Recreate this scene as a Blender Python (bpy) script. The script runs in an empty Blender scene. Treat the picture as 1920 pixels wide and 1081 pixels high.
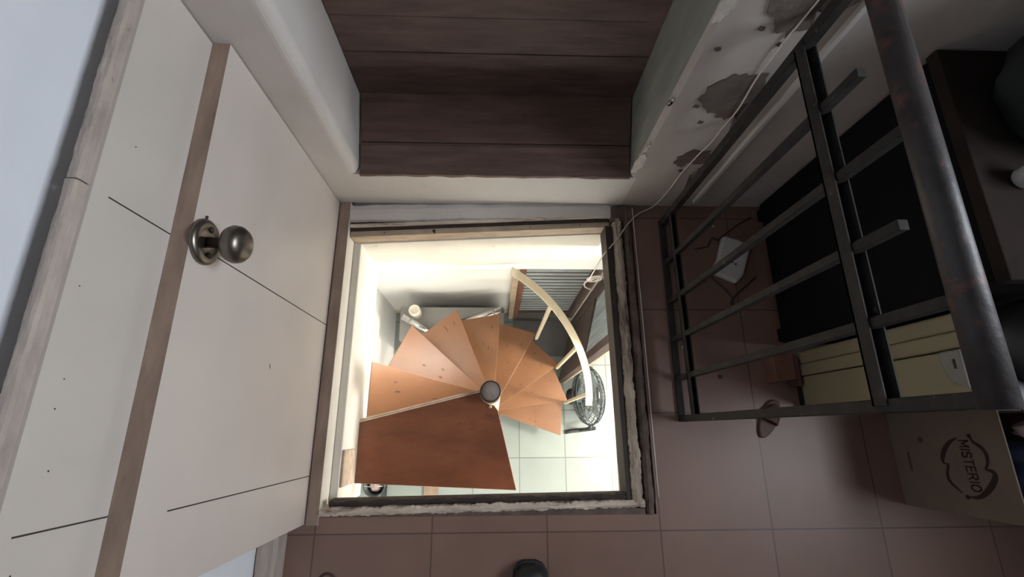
import bpy, bmesh, math, random
from mathutils import Vector, Matrix, noise
random.seed(7)
sc = bpy.context.scene
COL = sc.collection
PI = math.pi
LOW = -2.35          # lower storey floor; the upper floor is z = 0

# ------------------------------------------------------------------ materials
def mat(name, base, rough=0.6, metal=0.0, var=0.12, scale=6.0, stretch=(1, 1, 1), spots=None, spot_scale=5.0,
        spot_lo=0.62, spot_hi=0.68, bump=0.0, bump_scale=40.0, spec=0.5, emit=None, estr=1.0):
    m = bpy.data.materials.new(name)
    m.use_nodes = True
    nt = m.node_tree
    b = nt.nodes['Principled BSDF']
    b.inputs['Roughness'].default_value = rough
    b.inputs['Metallic'].default_value = metal
    b.inputs['Specular IOR Level'].default_value = spec
    tc = nt.nodes.new('ShaderNodeTexCoord')
    mp = nt.nodes.new('ShaderNodeMapping')
    mp.inputs['Scale'].default_value = stretch
    nt.links.new(tc.outputs['Object'], mp.inputs['Vector'])
    nz = nt.nodes.new('ShaderNodeTexNoise')
    nz.inputs['Scale'].default_value = scale
    nz.inputs['Detail'].default_value = 6
    nz.inputs['Roughness'].default_value = 0.6
    nt.links.new(mp.outputs['Vector'], nz.inputs['Vector'])
    cr = nt.nodes.new('ShaderNodeValToRGB')
    cr.color_ramp.elements[0].position = 0.3
    cr.color_ramp.elements[1].position = 0.7
    cr.color_ramp.elements[0].color = (*[c * (1 - var) for c in base], 1)
    cr.color_ramp.elements[1].color = (*[min(1, c * (1 + var)) for c in base], 1)
    nt.links.new(nz.outputs['Fac'], cr.inputs['Fac'])
    out = cr.outputs['Color']
    if spots:
        n2 = nt.nodes.new('ShaderNodeTexNoise')
        n2.inputs['Scale'].default_value = spot_scale
        n2.inputs['Detail'].default_value = 8
        n2.inputs['Roughness'].default_value = 0.7
        nt.links.new(mp.outputs['Vector'], n2.inputs['Vector'])
        r2 = nt.nodes.new('ShaderNodeValToRGB')
        r2.color_ramp.elements[0].position = spot_lo
        r2.color_ramp.elements[1].position = spot_hi
        nt.links.new(n2.outputs['Fac'], r2.inputs['Fac'])
        mx = nt.nodes.new('ShaderNodeMix')
        mx.data_type = 'RGBA'
        nt.links.new(r2.outputs['Color'], mx.inputs[0])
        nt.links.new(out, mx.inputs[6])
        mx.inputs[7].default_value = (*spots, 1)
        out = mx.outputs[2]
    nt.links.new(out, b.inputs['Base Color'])
    if bump:
        n3 = nt.nodes.new('ShaderNodeTexNoise')
        n3.inputs['Scale'].default_value = bump_scale
        n3.inputs['Detail'].default_value = 5
        nt.links.new(mp.outputs['Vector'], n3.inputs['Vector'])
        bp = nt.nodes.new('ShaderNodeBump')
        bp.inputs['Strength'].default_value = bump
        bp.inputs['Distance'].default_value = 0.004
        nt.links.new(n3.outputs['Fac'], bp.inputs['Height'])
        nt.links.new(bp.outputs['Normal'], b.inputs['Normal'])
    return m

def tile_mat(name, base, grout, pitch, ox, oy, mortar, rough, var, spec=0.5, blotch=0.12, c2=None):
    m = bpy.data.materials.new(name)
    m.use_nodes = True
    nt = m.node_tree
    b = nt.nodes['Principled BSDF']
    b.inputs['Roughness'].default_value = rough
    b.inputs['Specular IOR Level'].default_value = spec
    tc = nt.nodes.new('ShaderNodeTexCoord')
    mp = nt.nodes.new('ShaderNodeMapping')
    mp.inputs['Location'].default_value = (-ox, -oy, 0)
    nt.links.new(tc.outputs['Object'], mp.inputs['Vector'])
    br = nt.nodes.new('ShaderNodeTexBrick')
    br.offset = 0.0
    br.squash = 1.0
    br.inputs['Scale'].default_value = 1.0
    br.inputs['Mortar Size'].default_value = mortar
    br.inputs['Mortar Smooth'].default_value = 0.15
    br.inputs['Bias'].default_value = 0.0
    br.inputs['Brick Width'].default_value = pitch
    br.inputs['Row Height'].default_value = pitch
    c2 = c2 or [c * (1 - var) for c in base]
    br.inputs['Color1'].default_value = (*base, 1)
    br.inputs['Color2'].default_value = (*c2, 1)
    br.inputs['Mortar'].default_value = (*grout, 1)
    nt.links.new(mp.outputs['Vector'], br.inputs['Vector'])
    nz = nt.nodes.new('ShaderNodeTexNoise')
    nz.inputs['Scale'].default_value = 4.5
    nz.inputs['Detail'].default_value = 7
    nt.links.new(tc.outputs['Object'], nz.inputs['Vector'])
    rg = nt.nodes.new('ShaderNodeValToRGB')
    rg.color_ramp.elements[0].position = 0.3
    rg.color_ramp.elements[1].position = 0.7
    rg.color_ramp.elements[0].color = (1 - blotch,) * 3 + (1,)
    rg.color_ramp.elements[1].color = (1, 1, 1, 1)
    nt.links.new(nz.outputs['Fac'], rg.inputs['Fac'])
    mx = nt.nodes.new('ShaderNodeMix')
    mx.data_type = 'RGBA'
    mx.blend_type = 'MULTIPLY'
    mx.inputs[0].default_value = 1.0
    nt.links.new(br.outputs['Color'], mx.inputs[6])
    nt.links.new(rg.outputs['Color'], mx.inputs[7])
    nt.links.new(mx.outputs[2], b.inputs['Base Color'])
    return m

def rib_mat(name, base, freq):
    """corrugated translucent sheet, ribs running along its length"""
    m = mat(name, base, rough=0.25, var=0.1, scale=9)
    nt = m.node_tree
    b = nt.nodes['Principled BSDF']
    tc = nt.nodes.new('ShaderNodeTexCoord')
    wv = nt.nodes.new('ShaderNodeTexWave')
    wv.bands_direction = 'Z'
    wv.inputs['Scale'].default_value = freq
    wv.inputs['Distortion'].default_value = 0.1
    nt.links.new(tc.outputs['Object'], wv.inputs['Vector'])
    bp = nt.nodes.new('ShaderNodeBump')
    bp.inputs['Strength'].default_value = 1.0
    bp.inputs['Distance'].default_value = 0.01
    nt.links.new(wv.outputs['Fac'], bp.inputs['Height'])
    nt.links.new(bp.outputs['Normal'], b.inputs['Normal'])
    return m

M = dict(
    plaster=mat('white_plaster', (.63, .585, .55), .85, var=.08, scale=2.5, spots=(.36, .32, .29), spot_scale=7, spot_lo=.66, spot_hi=.74, bump=.35, bump_scale=18),
    plaster_right=mat('shaded_plaster', (.47, .43, .40), .85, var=.12, scale=3, spots=(.27, .24, .21), spot_scale=9, spot_lo=.64, spot_hi=.74, bump=.4, bump_scale=20),  # wall plaster darkened in colour for the shade on the right
    left_wall=mat('pale_wall_paint', (.76, .78, .82), .8, var=.05, scale=3, spots=(.45, .45, .47), spot_scale=16, spot_lo=.71, spot_hi=.74, bump=.15),
    jamb=mat('shaded_green_grey', (.30, .31, .27), .8, var=.2, scale=4, stretch=(3, 3, .8), spots=(.16, .16, .14), spot_scale=7, spot_lo=.62, spot_hi=.7, bump=.3),  # greenish right reveal, darkened in colour because it faces away from the window
    chip=mat('bare_white_plaster', (.62, .58, .53), .9, var=.2, scale=40, bump=.6),
    cement=mat('bare_grey_cement', (.125, .102, .090), .95, var=.3, scale=22, bump=.8, bump_scale=60),
    door=mat('white_door_laminate', (.60, .535, .485), .42, var=.045, scale=3, spots=(.50, .43, .375), spot_scale=3.3, spot_lo=.64, spot_hi=.8),
    door_back=mat('cream_door_laminate', (.585, .53, .475), .5, var=.05, scale=4, spots=(.50, .45, .38), spot_scale=8, spot_lo=.66, spot_hi=.76),
    bare_edge=mat('bare_wood_edge', (.30, .215, .165), .75, var=.25, scale=5, stretch=(6, 1.5, 6), spots=(.20, .13, .10), spot_scale=6, spot_lo=.6, spot_hi=.7),
    cap_edge=mat('worn_cream_edge', (.42, .355, .305), .8, var=.2, scale=12, stretch=(3, 1, 3), spots=(.25, .2, .17), spot_scale=14, spot_lo=.62, spot_hi=.7, bump=.4),
    seam=mat('dark_seam', (.05, .04, .035), .9),
    brass=mat('aged_metal', (.19, .165, .14), .33, metal=.9, var=.25, scale=20, spots=(.32, .29, .25), spot_scale=18, spot_lo=.58, spot_hi=.7),
    screw=mat('dark_screw', (.035, .03, .027), .6),
    shutter=mat('dark_stained_boards', (.112, .068, .060), .6, var=.35, scale=5, stretch=(1.2, 8, 8), spots=(.03, .018, .016), spot_scale=3.2, spot_lo=.66, spot_hi=.72, bump=.15),
    sill=mat('reddish_sill_wood', (.155, .095, .078), .6, var=.3, scale=5, stretch=(1.2, 8, 8), spots=(.20, .14, .115), spot_scale=4.0, spot_lo=.63, spot_hi=.75, bump=.2),
    floor=tile_mat('terracotta_tiles', (.262, .155, .116), (.12, .072, .058), .34, .153, .05, .0022, .42, .1, blotch=.16),
    low_floor=tile_mat('pale_marble_tiles', (.235, .268, .252), (.11, .118, .112), .36, .184, .151, .004, .3, .08, blotch=.1, c2=(.205, .234, .224)),
    low_wall=mat('white_lower_wall', (.90, .885, .85), .8, var=.02, scale=3),
    beige=mat('beige_skirting', (.55, .47, .36), .7, var=.12),
    worn=mat('worn_frame_wood', (.44, .36, .275), .85, var=.35, scale=14, stretch=(2.6, .5, 2.6), spots=(.11, .072, .055), spot_scale=9, spot_lo=.50, spot_hi=.64, bump=1.0, bump_scale=30),
    worn_near=mat('worn_frame_wood_near', (.62, .52, .42), .85, var=.35, scale=10, stretch=(.6, 4, 4), spots=(.15, .10, .08), spot_scale=7, spot_lo=.54, spot_hi=.66, bump=1.0, bump_scale=35),
    frame_brown=mat('brown_frame_wood', (.12, .082, .065), .8, var=.35, scale=10, stretch=(2, 2, 2), bump=.5),
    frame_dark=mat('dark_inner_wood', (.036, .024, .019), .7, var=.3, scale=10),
    frame_tan=mat('tan_frame_wood', (.44, .34, .25), .7, var=.2, scale=7, stretch=(2, 6, 6), spots=(.24, .17, .12), spot_scale=9, spot_lo=.64, spot_hi=.7),
    frame_cream=mat('cream_lining', (.68, .64, .56), .6, var=.08, scale=6, spots=(.4, .34, .27), spot_scale=15, spot_lo=.68, spot_hi=.74),
    rail=mat('black_painted_iron', (.028, .025, .023), .75, spec=.25, var=.4, scale=25, spots=(.15, .13, .115), spot_scale=34, spot_lo=.63, spot_hi=.70, bump=.3),
    rail_rust=mat('rusty_painted_tube', (.034, .029, .029), .5, var=.5, scale=14, spots=(.125, .052, .046), spot_scale=11, spot_lo=.55, spot_hi=.64, bump=.35),
    tread=mat('orange_varnished_pine', (.165, .073, .031), .42, var=.17, scale=3.5, stretch=(1, 1, 1), spots=(.125, .05, .022), spot_scale=5, spot_lo=.58, spot_hi=.80),
    tread_top=mat('dark_varnished_pine', (.25, .085, .038), .4, var=.28, scale=4, stretch=(1, 2.4, 1), spots=(.10, .04, .03), spot_scale=5, spot_lo=.60, spot_hi=.74),
    knot=mat('dark_knot', (.10, .04, .02), .6),
    nosing=mat('lamplit_pale_edge', (.85, .62, .46), .6, var=.2, scale=20),  # pale colour stands for lamp light caught by the tread edge
    cream_metal=mat('cream_painted_steel', (.47, .40, .285), .45, var=.08, scale=12, spots=(.30, .23, .15), spot_scale=18, spot_lo=.68, spot_hi=.73),
    pole_cap=mat('grey_brown_cap', (.42, .34, .30), .8, var=.2, scale=30),
    black=mat('black_plastic', (.018, .018, .019), .45),
    fan_grey=mat('dark_grey_plastic', (.030, .038, .040), .4, var=.2),
    fan_blade=mat('grey_fan_blade', (.075, .098, .102), .3, var=.15),
    white_plastic=mat('white_plastic', (.60, .57, .55), .5, var=.08),
    light_plastic=mat('grey_plastic', (.22, .215, .20), .5, var=.1),
    chrome=mat('chrome_tube', (.42, .41, .40), .22, metal=1.0, var=.1),
    cabinet=mat('black_furniture', (.006, .0055, .006), .9, spec=.12, var=.3),
    cabinet_top=mat('dark_brown_top', (.026, .019, .016), .9, spec=.12, var=.3, scale=8),
    cream_unit=mat('cream_cabinet_paint', (.25, .215, .130), .55, var=.08, scale=5),
    bag=mat('dark_green_cloth', (.010, .016, .0145), .9, var=.4, scale=12, bump=.5, bump_scale=15),
    card=mat('kraft_cardboard', (.19, .142, .104), .85, var=.08, scale=9),
    ink=mat('dark_brown_ink', (.035, .019, .014), .8),
    ink_faint=mat('faint_brown_ink', (.085, .060, .046), .85),
    navy=mat('navy_cloth', (.018, .025, .060), .9, var=.3, bump=.5, bump_scale=20),
    pink=mat('pale_pink_cloth', (.42, .32, .30), .85, var=.12, bump=.4, bump_scale=15),
    leather=mat('brown_leather', (.12, .058, .040), .6, var=.3, scale=16),
    block=mat('reddish_brown_block', (.205, .090, .062), .8, var=.2, scale=14),
    block_shaded=mat('shaded_block_side', (.10, .038, .032), .8, var=.2, scale=14),  # same block, its shaded side painted darker
    cord=mat('white_cord', (.66, .60, .55), .6),
    cord_dark=mat('dark_cord', (.05, .033, .028), .6),
    door_brown=mat('dark_brown_joinery', (.066, .042, .035), .5, var=.3, scale=6, stretch=(6, 6, 1)),
    door_red=mat('red_brown_joinery', (.20, .085, .05), .5, var=.2, scale=6, stretch=(6, 6, 1)),
    glass_far=mat('ribbed_door_sheet', (.40, .44, .445), .22, var=.15, scale=7),
    glass_leaf=mat('streaky_door_glass', (.36, .43, .45), .25, var=.35, scale=6, stretch=(1, 9, .35)),
    mat_grey=mat('grey_doormat', (.13, .125, .125), .95, var=.15),
    plank_brown=mat('brown_plank', (.20, .145, .105), .7, var=.15, stretch=(4, 1, 1)),
    cup=mat('cream_pot', (.72, .66, .55), .5, var=.04),
    grey_box=mat('grey_box', (.19, .182, .17), .7, var=.1),
    shoe=mat('black_shoe_leather', (.012, .012, .013), .5, var=.3, scale=18),
    shoe_sole=mat('black_rubber', (.02, .019, .02), .8),
)

# ------------------------------------------------------------------ builders
class MB:
    def __init__(self):
        self.v = []; self.f = []; self.m = []; self.s = []
    def add(self, vs, fs, mi=0, smooth=False):
        o = len(self.v)
        self.v += [tuple(p) for p in vs]
        for k, f in enumerate(fs):
            self.f.append([i + o for i in f])
            self.m.append(mi[k] if isinstance(mi, (list, tuple)) else mi)
            self.s.append(smooth)
        return self
    def box(self, x0, x1, y0, y1, z0, z1, mi=0, faces=None):
        vs = [(x, y, z) for x in (x0, x1) for y in (y0, y1) for z in (z0, z1)]
        fs = [(0, 1, 3, 2), (4, 6, 7, 5), (0, 4, 5, 1), (2, 3, 7, 6), (0, 2, 6, 4), (1, 5, 7, 3)]   # -x +x -y +y -z +z
        ml = [mi] * 6
        if faces:
            for k, val in faces.items():
                ml['-x +x -y +y -z +z'.split().index(k)] = val
        return self.add(vs, fs, ml)
    def prism(self, poly, a0, a1, axis='z', mi=0, top=None):
        n = len(poly)
        def P(p, a):
            return {'z': (p[0], p[1], a), 'y': (p[0], a, p[1]), 'x': (a, p[0], p[1])}[axis]
        vs = [P(p, a0) for p in poly] + [P(p, a1) for p in poly]
        fs = [tuple(range(n))[::-1], tuple(range(n, 2 * n))] + [(i, (i + 1) % n, (i + 1) % n + n, i + n) for i in range(n)]
        return self.add(vs, fs, [mi, mi if top is None else top] + [mi] * n)
    def bar(self, p, q, w, h, up=(0, 0, 1), mi=0):
        p, q = Vector(p), Vector(q)
        d = (q - p).normalized(); u = Vector(up)
        s = d.cross(u)
        if s.length < 1e-4:
            s = d.cross(Vector((1, 0, 0)))
        s.normalize(); u = s.cross(d).normalized()
        vs = []
        for c in (p, q):
            for a, b in ((-1, -1), (1, -1), (1, 1), (-1, 1)):
                vs.append(c + s * (a * w / 2) + u * (b * h / 2))
        return self.add(vs, [(3, 2, 1, 0), (4, 5, 6, 7), (0, 1, 5, 4), (1, 2, 6, 5), (2, 3, 7, 6), (3, 0, 4, 7)], mi)
    def tube(self, path, r, n=10, mi=0, closed=False, caps=True, flat=None):
        pts = [Vector(p) for p in path]
        N = len(pts); vs = []; prev = None
        for i, p in enumerate(pts):
            if closed:
                d = pts[(i + 1) % N] - pts[i - 1]
            else:
                d = pts[min(i + 1, N - 1)] - pts[max(i - 1, 0)]
            d.normalize()
            if prev is None:
                u = Vector((0, 0, 1)) if abs(d.z) < .9 else Vector((1, 0, 0))
            else:
                u = prev
            u = (u - d * u.dot(d)).normalized(); prev = u
            s = d.cross(u)
            rr = r[i] if isinstance(r, (list, tuple)) else r
            for k in range(n):
                a = 2 * PI * k / n
                fw, fh = (rr, rr) if flat is None else flat
                vs.append(p + s * (math.cos(a) * fw) + u * (math.sin(a) * fh))
        fs = []
        for i in range(N if closed else N - 1):
            j = (i + 1) % N
            for k in range(n):
                l = (k + 1) % n
                fs.append((i * n + k, i * n + l, j * n + l, j * n + k))
        self.add(vs, fs, mi, True)
        if caps and not closed:
            o = len(self.v) - len(vs)
            for ring in (list(range(o, o + n))[::-1], list(range(o + (N - 1) * n, o + N * n))):
                self.f.append(ring); self.m.append(mi); self.s.append(False)
        return self
    def lathe(self, prof, origin=(0, 0, 0), axis=(0, 0, 1), n=28, mi=0, smooth=True):
        o = Vector(origin); d = Vector(axis).normalized()
        u = d.orthogonal().normalized(); s = d.cross(u)
        vs = []; fs = []
        for r, h in prof:
            for k in range(n):
                a = 2 * PI * k / n
                vs.append(o + d * h + (u * math.cos(a) + s * math.sin(a)) * max(r, 1e-4))
        for i in range(len(prof) - 1):
            for k in range(n):
                l = (k + 1) % n
                fs.append((i * n + k, i * n + l, (i + 1) * n + l, (i + 1) * n + k))
        fs.append(tuple(range(n))[::-1]); fs.append(tuple(range((len(prof) - 1) * n, len(prof) * n)))
        return self.add(vs, fs, mi, smooth)
    def build(self, name, mats, parent=None, base=None, bevel=0, seg=2, smooth_angle=None):
        me = bpy.data.meshes.new(name)
        me.from_pydata([tuple(p) for p in self.v], [], self.f)
        if not isinstance(mats, (list, tuple)):
            mats = [mats]
        for mm in mats:
            me.materials.append(mm)
        for p, i, s in zip(me.polygons, self.m, self.s):
            p.material_index = i; p.use_smooth = s
        bm = bmesh.new(); bm.from_mesh(me)
        bmesh.ops.recalc_face_normals(bm, faces=bm.faces)
        bm.to_mesh(me); bm.free()
        ob = bpy.data.objects.new(name, me)
        COL.objects.link(ob)
        if parent is not None:
            ob.parent = parent
            if parent.type == 'EMPTY':
                ob.location = -Vector(parent.location)
        if bevel:
            b = ob.modifiers.new('edge', 'BEVEL')
            b.width = bevel; b.segments = seg; b.limit_method = 'ANGLE'; b.angle_limit = math.radians(40)
        return ob

def tag(o, label=None, cat=None, group=None, kind=None):
    if label: o['label'] = label
    if cat: o['category'] = cat
    if group: o['group'] = group
    if kind: o['kind'] = kind
    return o

def thing(name, loc, label, cat, group=None):
    e = bpy.data.objects.new(name, None)
    e.empty_display_size = .1
    COL.objects.link(e)
    e.location = loc
    return tag(e, label, cat, group)

def struct(o, label, cat):
    return tag(o, label, cat, kind='structure')

def jag(pts, amp, sub=4, seed=0):
    """closed outline with a ragged edge"""
    rnd = random.Random(seed); out = []
    n = len(pts)
    for i in range(n):
        a, b = Vector((*pts[i], 0)), Vector((*pts[(i + 1) % n], 0))
        for k in range(sub):
            p = a.lerp(b, k / sub)
            out.append((p.x + rnd.uniform(-amp, amp), p.y + rnd.uniform(-amp, amp)))
    return out

def rough_bar(p, q, w, h, seg=40, amp=.003, seed=0, mb=None, mi=0, keep=()):
    """a worn bar along p-q: w across, h up, with chipped outlines; keep names sides that stay straight"""
    p, q = Vector(p), Vector(q)
    d = (q - p).normalized(); up = Vector((0, 0, 1)); s = d.cross(up).normalized()
    mb = mb or MB()
    prof = [(-.5, -1), (.5, -1), (.5, -.25), (.36, -.05), (.12, 0), (-.12, 0), (-.36, -.05), (-.5, -.25)]
    n = len(prof); vs = []
    for i in range(seg + 1):
        c = p.lerp(q, i / seg)
        for k, (a, b) in enumerate(prof):
            t = Vector((i * .11 + seed * 5.1, k * .9, seed))
            j = noise.noise(t) * amp * 1.2 + noise.noise(t * 4.3) * amp * .8
            jz = noise.noise(t * 1.3 + Vector((0, 31, 7))) * amp * .9
            if k < 2: j = jz = 0
            if ('+' in keep and a > .4) or ('-' in keep and a < -.4): j = 0
            vs.append(c + s * (a * w + j) + up * (b * h + min(jz, amp * .4)))
    fs = []
    for i in range(seg):
        for k in range(n):
            l = (k + 1) % n
            fs.append((i * n + k, i * n + l, (i + 1) * n + l, (i + 1) * n + k))
    fs += [tuple(range(n))[::-1], tuple(range(seg * n, seg * n + n))]
    mb.add(vs, fs, mi)
    return mb

# ------------------------------------------------------------------ the shell, upper storey
XL, XR, YN, YF, HT = -.66, 2.1, -2.4, .78, 2.6
HX0, HX1, HY0 = -.52, .43, -.215           # clear hole cut in the slab
mb = MB()
mb.box(XL - .12, HX0 - .038, YN, YF + .25, -.15, 0)
mb.box(HX1 + .055, XR, YN, YF + .25, -.15, 0)
mb.box(HX0 - .038, HX1 + .055, YN, HY0 - .03, -.15, 0)
floor = struct(mb.build('floor', M['floor']), 'terracotta coloured tile floor round the open hatch', 'floor')

# far wall with the boarded niche
NX0, NX1, NZ0, NZ1, ND = -.44, .430, .205, 1.75, 1.10
mb = MB()
def arc(cx, cy, r, a0, a1, n=6):
    return [(cx + r * math.cos(math.radians(a0 + (a1 - a0) * i / n)), cy + r * math.sin(math.radians(a0 + (a1 - a0) * i / n))) for i in range(n + 1)]
r = .03
mb.prism([(XL - .12, YF)] + arc(NX0 - r, YF + r, r, -90, 0) + [(NX0 - .03, ND + .1), (XL - .12, ND + .1)], NZ0 - .01, NZ1)
edge = [(NX1 + random.uniform(-.003, .003), YF + random.uniform(0, .004)) for _ in range(1)]
mb.prism([(NX1 + .04, ND + .1), (NX1 - .001, YF + .012), (NX1 + .012, YF), (XR, YF), (XR, ND + .1)], NZ0 - .01, NZ1, mi=1)
mb.m[-6 + 0] = mb.m[-6 + 0]
# give the reveal its green-grey with the unlit side's shade mixed in: the side faces of the prism are the last five (first of them is the reveal)
mb.m[-5] = 2
mb.box(XL - .12, NX1 + .02, YF, ND + .1, 0, NZ0 - .01)
mb.box(NX1 + .02, XR, YF, ND + .1, 0, NZ0 - .01, mi=1)
mb.box(XL - .12, XR, YF, ND + .1, NZ1, HT)
wall_far = struct(mb.build('wall_far', [M['plaster'], M['plaster_right'], M['jamb']]), 'off-white plastered far wall with a boarded niche above the hatch', 'wall')
def patch(outline, seed, amp=.006, m='cement', name='bare_cement_patch', th=.004, label=None):
    o = MB().prism(jag(outline, amp, 5, seed), YF - th, YF + .004, 'y').build(name, M[m], wall_far)
    if label: o['label'] = label
    return o
patch([(.497, .575), (.512, .640), (.555, .665), (.618, .662), (.640, .600), (.628, .53), (.59, .505), (.54, .53)], 3, .007)
patch([(.535, .29), (.548, .338), (.580, .360), (.618, .352), (.650, .305), (.625, .285), (.588, .292), (.572, .262)], 5, .006)
patch([(.52, .855), (.555, .80), (.60, .775), (.66, .80), (.69, .90), (.67, 1.0), (.58, .98)], 8, .010)
for i, (x, z) in enumerate([(.50, .55), (.537, .487), (.575, .245), (.595, .752), (.535, .79), (.47, .735)]):
    patch([(x - .006, z - .003), (x + .005, z - .005), (x + .007, z + .003), (x - .003, z + .005)], 20 + i, .002)
# chipped arris of the niche
for i, (x, z0, z1, w) in enumerate([(.436, .23, .335, .026), (.433, .34, .385, .010), (.441, .80, .90, .030), (.432, .55, .57, .008)]):
    patch([(x - .5 * w, z0), (x + .2 * w, z0 + .01), (x + .5 * w, (z0 + z1) / 2), (x + .2 * w, z1), (x - .4 * w, z1 - .01)], 40 + i, .004, 'chip', 'chipped_plaster', .003)

mb = MB().box(XL - .12, XL, YN, YF, 0, HT)
struct(mb.build('wall_left', M['left_wall']), 'pale bluish white wall behind the raised trapdoor', 'wall')
mb = MB()
# crumbling plaster skirting at the foot of the left wall
WY0, WY1, WZ0, WZ1 = -.62, .62, 1.55, 2.45     # window opening in the right wall
struct(rough_bar((XL + .027, YN, .07), (XL + .027, -.285, .07), .055, .07, 60, .008, 4, mi=0).build('baseboard_left', M['cap_edge']),
       'crumbling pale plaster skirting at the foot of the left wall', 'skirting')
mb = MB()
mb.box(XR, XR + .15, YN, WY0, 0, HT); mb.box(XR, XR + .15, WY1, ND, 0, HT)
mb.box(XR, XR + .15, WY0, WY1, 0, WZ0); mb.box(XR, XR + .15, WY0, WY1, WZ1, HT)
struct(mb.build('wall_right', M['plaster']), 'plastered right wall with the window', 'wall')
struct(MB().box(XL - .12, XR + .15, YN - .12, YN, 0, HT).build('wall_near', M['plaster']), 'plastered near wall', 'wall')
struct(MB().box(XL - .12, XR + .15, YN - .12, ND + .1, HT, HT + .1).build('ceiling', M['plaster']), 'white plaster ceiling', 'ceiling')

# niche boarding and sill
mb = MB()
z = .2135
rnd = random.Random(2)
while z < NZ1 - .02:
    zz = min(z + (.181 if z < .3 else .1290), NZ1)
    t = rnd.uniform(0, .004)
    mb.box(NX0 - .018, NX1 + .027, 1.07 + t, ND, z, zz - .003)
    z = zz
mb.box(NX0 - .018, NX1 + .027, ND - .008, ND + .01, .2135, NZ1 - .001, mi=1)
tag(mb.build('board_shutter', [M['shutter'], M['seam']], bevel=.002),
    'dark stained horizontal boards closing the wall niche above the hatch', 'shutter')
sill = thing('wooden_sill', (0, .88, NZ0 - .01), 'reddish brown wooden sill with worn front in the boarded niche', 'sill')
mb = MB()
prof = [(YF - .006, .190), (YF - .004, .204), (.858, .211), (.872, .216), (.884, .214), (.890, .205), (.890, .19)]
n = 30; vs = []; fs = []
for i in range(n + 1):
    x = NX0 + .004 + (NX1 - NX0 - .006) * i / n
    for k, (y, zz) in enumerate(prof):
        vs.append((x, y + (noise.noise(Vector((x * 18, 3, k))) * .005 if k < 2 else 0), max(zz, .1955)))
q = len(prof)
for i in range(n):
    for k in range(q):
        l = (k + 1) % q
        fs.append((i * q + k, i * q + l, (i + 1) * q + l, (i + 1) * q + k))
fs += [tuple(range(q)), tuple(range(n * q, n * q + q))]
mb.add(vs, fs).build('front_board', M['sill'], sill)
MB().prism([(NX0 + .003, .891), (NX1 + .004, .891), (NX1 + .028, 1.098), (NX0 - .017, 1.098)], .196, .2125).build('back_board', M['sill'], sill, bevel=.003)

# ------------------------------------------------------------------ hatch frame
# inner line of the opening is a little out of square: far edge runs from (-.495,.665) to (.41,.715)
fr = thing('hatch_frame', (0, .2, -.3), 'worn wooden frame round the open floor hatch', 'frame')
rough_bar((.4685, YF - .01, .008), (.4685, HY0 - .03, .008), .034, .155, 160, .003, 2).build('side_rail', M['frame_brown'], fr)
mb = rough_bar((.4315, .725, .007), (.4325, HY0 - .002, .007), .042, .155, 220, .0042, 1)
mb.build('worn_side_strip', M['worn'], fr)
MB().prism([(.388, .70), (.4105, .70), (.4115, HY0 + .01), (.400, HY0 + .01)], -.085, -.004).build('inner_side_lining', M['frame_dark'], fr)
mb = rough_bar((-.52, -.2325, .006), (.452, -.2150, .006), .030, .15, 220, .0040, 3)
mb.build('worn_near_strip', M['worn_near'], fr)
mb = rough_bar((-.497, -.2085, -.006), (.405, -.1955, -.006), .020, .055, 160, .0035, 6)
mb.build('inner_near_lining', M['frame_dark'], fr)
MB().box(-.52, .452, HY0 - .0305, -.228, -.15, -.001).build('near_packing', M['frame_brown'], fr)
# left side: bare brown edge and the white lining board below it
MB().box(-.5575, -.5205, -.266, YF, -.20, .002, faces={'+x': 1}).build('hinge_board', [M['bare_edge'], M['frame_cream']], fr, bevel=.0015)
MB().prism([(-.521, -.24), (-.494, -.225), (-.4945, .668), (-.521, .70)], -.34, -.075).build('left_lining', M['frame_cream'], fr, bevel=.003)
MB().box(-.4938, -.4855, -.172, -.06, -.20, -.079).build('tan_batten', M['frame_tan'], fr, bevel=.002)
# far side: two dark ledges, a light strip between, and the drilled wooden rail
def strip(y0, y1, z0, z1, m, nm, x0=-.519, x1=.408, sk=.048, **k):
    mb = MB()
    mb.prism([(x0, y0), (x1, y0 + sk), (x1, y1 + sk), (x0, y1)], z0, z1)
    return mb.build(nm, M[m], fr, **k)
strip(.676, .735, -.30, -.014, 'frame_dark', 'rebate')
strip(.6865, .6985, -.20, -.004, 'worn_near', 'worn_far_strip', bevel=.003)
strip(.655, .6765, -.075, -.020, 'frame_tan', 'far_rail', bevel=.002)
strip(.649, .657, -.36, -.0745, 'frame_cream', 'far_lining', sk=.050, bevel=.002)
for i, (x, r_) in enumerate([(-.225, .0055), (-.222, .003), (.3, .002), (-.40, .002), (.12, .002)]):
    yy = .655 + .048 * (x + .519) / .927
    MB().lathe([(r_, -.001), (r_, .0012)], (x, yy + (.011 if i != 1 else .004), -.0200), (0, 0, 1), 10).build('nail_hole', M['screw'], fr)
MB().prism(jag([(.408, .715), (.490, .72), (.488, .776), (.412, .776)], .003, 3, 4), -.15, .006).build('corner_block', M['frame_brown'], fr, bevel=.002)
rough_bar((-.52, .741, .004), (.41, .765, .004), .078, .15, 150, .003, 9).build('wall_ledge', M['plaster'], fr)

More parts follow.
